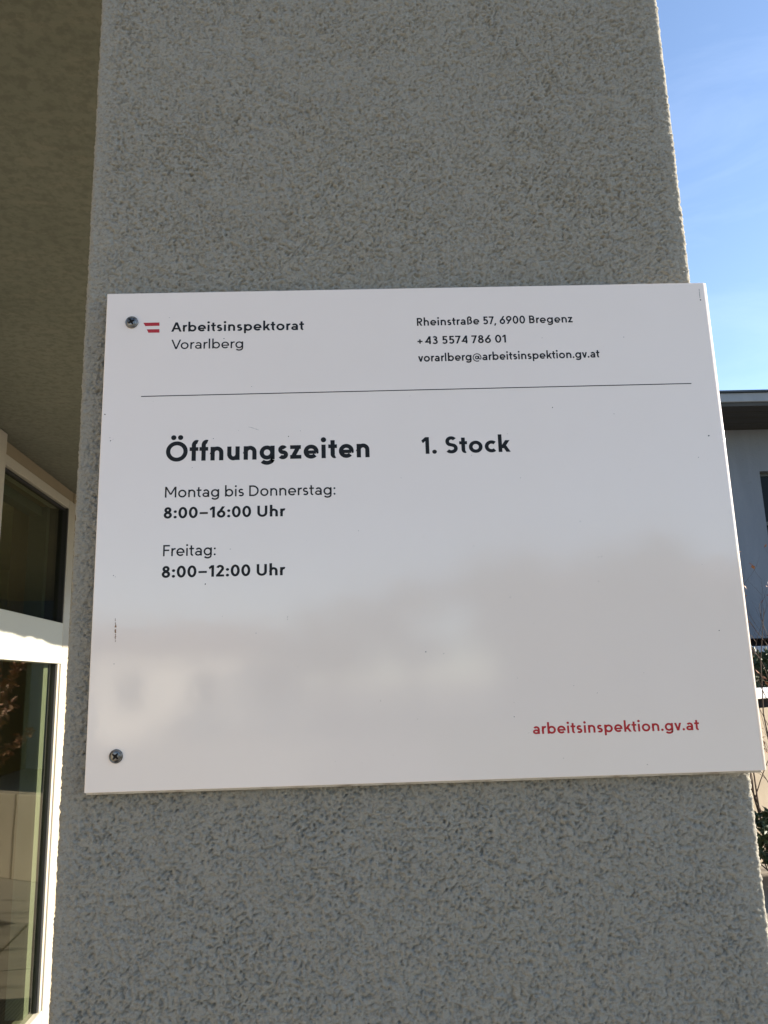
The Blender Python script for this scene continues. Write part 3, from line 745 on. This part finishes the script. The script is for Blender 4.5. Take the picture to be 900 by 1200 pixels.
WQ = Vector((1.1, 8.4, 0))
lw = empty('low_wall', tuple(WQ), 'low sunlit beige wall left of the garden wall, seen mirrored in the door glass', 'wall')
for k in range(-4, 7):
    m = MB()
    q = lambda s_, n_, z_: WQ + wd_ * s_ + wn_ * n_ + Vector((0, 0, z_))
    m.obox(q, (-1.9 + k * .8, -.1, 0), (-1.9 + k * .8 + .792, .05, .72)); m.build('wall_panel', gwall.m, lw, bevel=.006, seg=1)
gp = Vector((1.5, 17.5, 0)); q = lambda s_, n_, z_: gp + wd_ * s_ + wn_ * n_ + Vector((0, 0, z_))
ga = empty('garage', tuple(gp), 'small white garage left of the grey building, seen mirrored in the door glass', 'garage')
m = MB().obox(q, (-4, -3, 0), (1.5, .05, 2.5)); m.build('wall', coping_m.m, ga)
m = MB().obox(q, (-4.2, -3.2, 2.502), (1.7, .25, 2.7)); m.build('roof', roofcap.m, ga)
for k in range(5):
    m = MB().obox(q, (-3.4, .052, .1 + k * .42), (-.8, .09, .1 + k * .42 + .40)); m.build('door_panel', frame_m.m, ga)

# ------------------------------------------------------------------ shrubs
def shrub(name, loc, h, n_stems, label, leafmat, nleaf, lsize, spread, rs, group=None, levels=3):
    R = random.Random(rs)
    t = empty(name, loc, label, 'shrub', group); base = Vector(loc); tips = []
    m = MB()
    def grow(p, d, L, r, lev):
        pts = [p]; q = p.copy(); dd = d.copy(); n = 5
        for i in range(n):
            dd = (dd + Vector((R.uniform(-.16, .16), R.uniform(-.16, .16), R.uniform(-.05, .14)))).normalized()
            q = q + dd * (L / n); pts.append(q.copy())
            if lev < levels and i >= 1 and R.random() < .75:
                a = Vector((R.uniform(-1, 1), R.uniform(-1, 1), R.uniform(.0, .8))).normalized()
                grow(q.copy(), (dd * .75 + a * .75).normalized(), L * R.uniform(.35, .6), r * .5, lev + 1)
            if lev >= 1: tips.append((q.copy(), dd.copy()))
        m.tube(pts, [r * (1 - .75 * i / n) for i in range(n + 1)], 5 if lev < 2 else 3)
    for k in range(n_stems):
        a = R.uniform(0, 2 * math.pi); o_ = Vector((math.cos(a), math.sin(a), 0)) * R.uniform(0, .12)
        grow(base + o_, Vector((math.cos(a) * spread, math.sin(a) * spread, 1)).normalized(), h * R.uniform(.55, 1.0), .010, 0)
    m.build('stem', bark.m, t)
    lf = MB()
    for k in range(nleaf):
        p, d = R.choice(tips); a = Vector((R.uniform(-1, 1), R.uniform(-1, 1), R.uniform(-1, 1))).normalized(); b = a.cross(Vector((R.uniform(-1, 1), R.uniform(-1, 1), R.uniform(-1, 1)))).normalized()
        s = lsize * R.uniform(.6, 1.3); c = p + a * s * .7
        lf.poly([c - a * s, c + b * s * .45 - a * .1 * s + a.cross(b) * s * .12, c + a * s, c - b * s * .45 + a * .1 * s + a.cross(b) * s * .12])
    lo = lf.build('leaves', leafmat.m, t); lo['kind'] = 'stuff'
    return t


shrub('winter_shrub', (3.20, 6.10, 0), 2.15, 9, 'bare winter shrub with a few dry red leaves before the garden wall', redleaf, 90, .026, .28, 3)
shrub('winter_shrub', (3.75, 6.35, 0), 2.0, 7, 'russet leaved shrub in front of the white coping at the frame edge', redleaf, 260, .03, .30, 9)
shrub('evergreen_shrub', (5.4, 9.6, 0), 1.45, 14, 'dark evergreen shrub growing behind the garden wall near the building', leaf, 6000, .05, .35, 5)
shrub('evergreen_shrub', (6.4, 10.6, 0), 1.45, 14, 'dark evergreen shrub behind the wall, farther right near the building', leaf, 6000, .05, .35, 6)
shrub('ground_shrub', (3.15, 5.6, 0), .5, 14, 'low dark evergreen bush at the foot of the beige wall', leaf, 2500, .035, .9, 15)
shrub('ground_shrub', (3.75, 6.0, 0), .5, 14, 'second low dark bush at the wall foot, right of the first', leaf, 2500, .035, .9, 16)
shrub('russet_shrub', (1.0, 9.3, 0), 1.3, 16, 'dense russet shrub behind the low wall, mirrored in the door glass', redleaf, 3000, .05, .35, 25)

# ------------------------------------------------------------------ the far side of the street (mirrored in the sign and the glass)
def house(name, cx, cy, w, d, h, rh, rz, wall, label):
    e = empty(name, (cx, cy, 0), label, 'house', None, rz)
    c, s = math.cos(rz), math.sin(rz)
    F = lambda x, y, z: Vector((cx + x * c - y * s, cy + x * s + y * c, z))
    m = MB().obox(F, (-w / 2, -d / 2, 0), (w / 2, d / 2, h)); m.build('wall', wall.m, e)
    m = MB(); o_ = .5; a = [F(-w / 2 - o_, -d / 2 - o_, h), F(w / 2 + o_, -d / 2 - o_, h), F(w / 2 + o_, d / 2 + o_, h), F(-w / 2 - o_, d / 2 + o_, h)]; r = [F(-w / 2 - o_, 0, h + rh), F(w / 2 + o_, 0, h + rh)]
    m.poly([a[0], a[1], r[1], r[0]]); m.poly([a[2], a[3], r[0], r[1]]); m.poly([a[1], a[2], r[1]]); m.poly([a[3], a[0], r[0]]); m.poly(a[::-1]); m.build('roof', rooftile.m, e)
    for st in range(int(h // 2.8)):
        n = int(w // 2.6)
        for k in range(n):
            x = -w / 2 + (k + .5) * w / n; z = 1.0 + st * 2.8
            q = MB().obox(F, (x - .5, d / 2 - .02, z), (x + .5, d / 2 + .03, z + 1.3)); f_ = q.build('window_frame', frame_m.m, e)
            q = MB().obox(F, (x - .44, d / 2 + .02, z + .06), (x + .44, d / 2 + .04, z + 1.24)); q.build('pane', darkglass.m, e)


house('cream_house', -8.2, -32, 8, 8, 2.9, 1.2, -.6, housewall, 'low cream house with a brown roof across the street')
house('ochre_house', 12, -34, 13, 9, 4.8, 1.6, .15, housewall2, 'ochre house with brown roof across the street on the sign side')
house('cream_house', -27, -40, 12, 9, 5.6, 2.0, .2, housewall, 'tall cream house farther left across the street')


def tree(x, y, h, rs, label):
    R = random.Random(rs); t = empty('street_tree', (x, y, 0), label, 'tree', 'trees across the street')
    m = MB(); b = Vector((x, y, 0)); m.tube([b, b + Vector((.1, 0, h * .3)), b + Vector((0, .1, h * .6)), b + Vector((.1, .1, h * .9))], [.22, .17, .11, .04], 8)
    cl = []
    for k in range(11):
        a = R.uniform(0, 6.28); z = h * R.uniform(.4, .85); e_ = b + Vector((math.cos(a) * h * R.uniform(.12, .3), math.sin(a) * h * R.uniform(.12, .3), z + h * .12))
        m.tube([b + Vector((0, 0, z * .8)), e_], [.07, .02], 5); cl.append((e_, h * R.uniform(.09, .17)))
    m.build('trunk', treebark.m, t)
    lf = MB()
    for k in range(3200):
        c, r = R.choice(cl); v = Vector((R.gauss(0, 1), R.gauss(0, 1), R.gauss(0, .8))) * r * .6; s = R.uniform(.08, .17)
        a = Vector((R.uniform(-1, 1), R.uniform(-1, 1), R.uniform(-1, 1))).normalized(); b_ = a.orthogonal().normalized()
        p = c + v; lf.poly([p - a * s, p + b_ * s * .5, p + a * s, p - b_ * s * .5])
    lo = lf.build('crown', leaf.m, t); lo['kind'] = 'stuff'


for (x, y, h, rs, lb) in ((4.6, -27, 5.6, 1, 'leafy tree left of the ochre house across the street'), (9.0, -26, 5.6, 2, 'round leafy tree before the ochre house'), (15.5, -27, 6.0, 4, 'tall leafy tree at the right end of the ochre house'), (-1.5, -30, 4.6, 5, 'small tree beside the low cream house'), (1.6, -31, 4.9, 8, 'slim tree between the small tree and the ochre house')):
    tree(x, y, h, rs, lb)
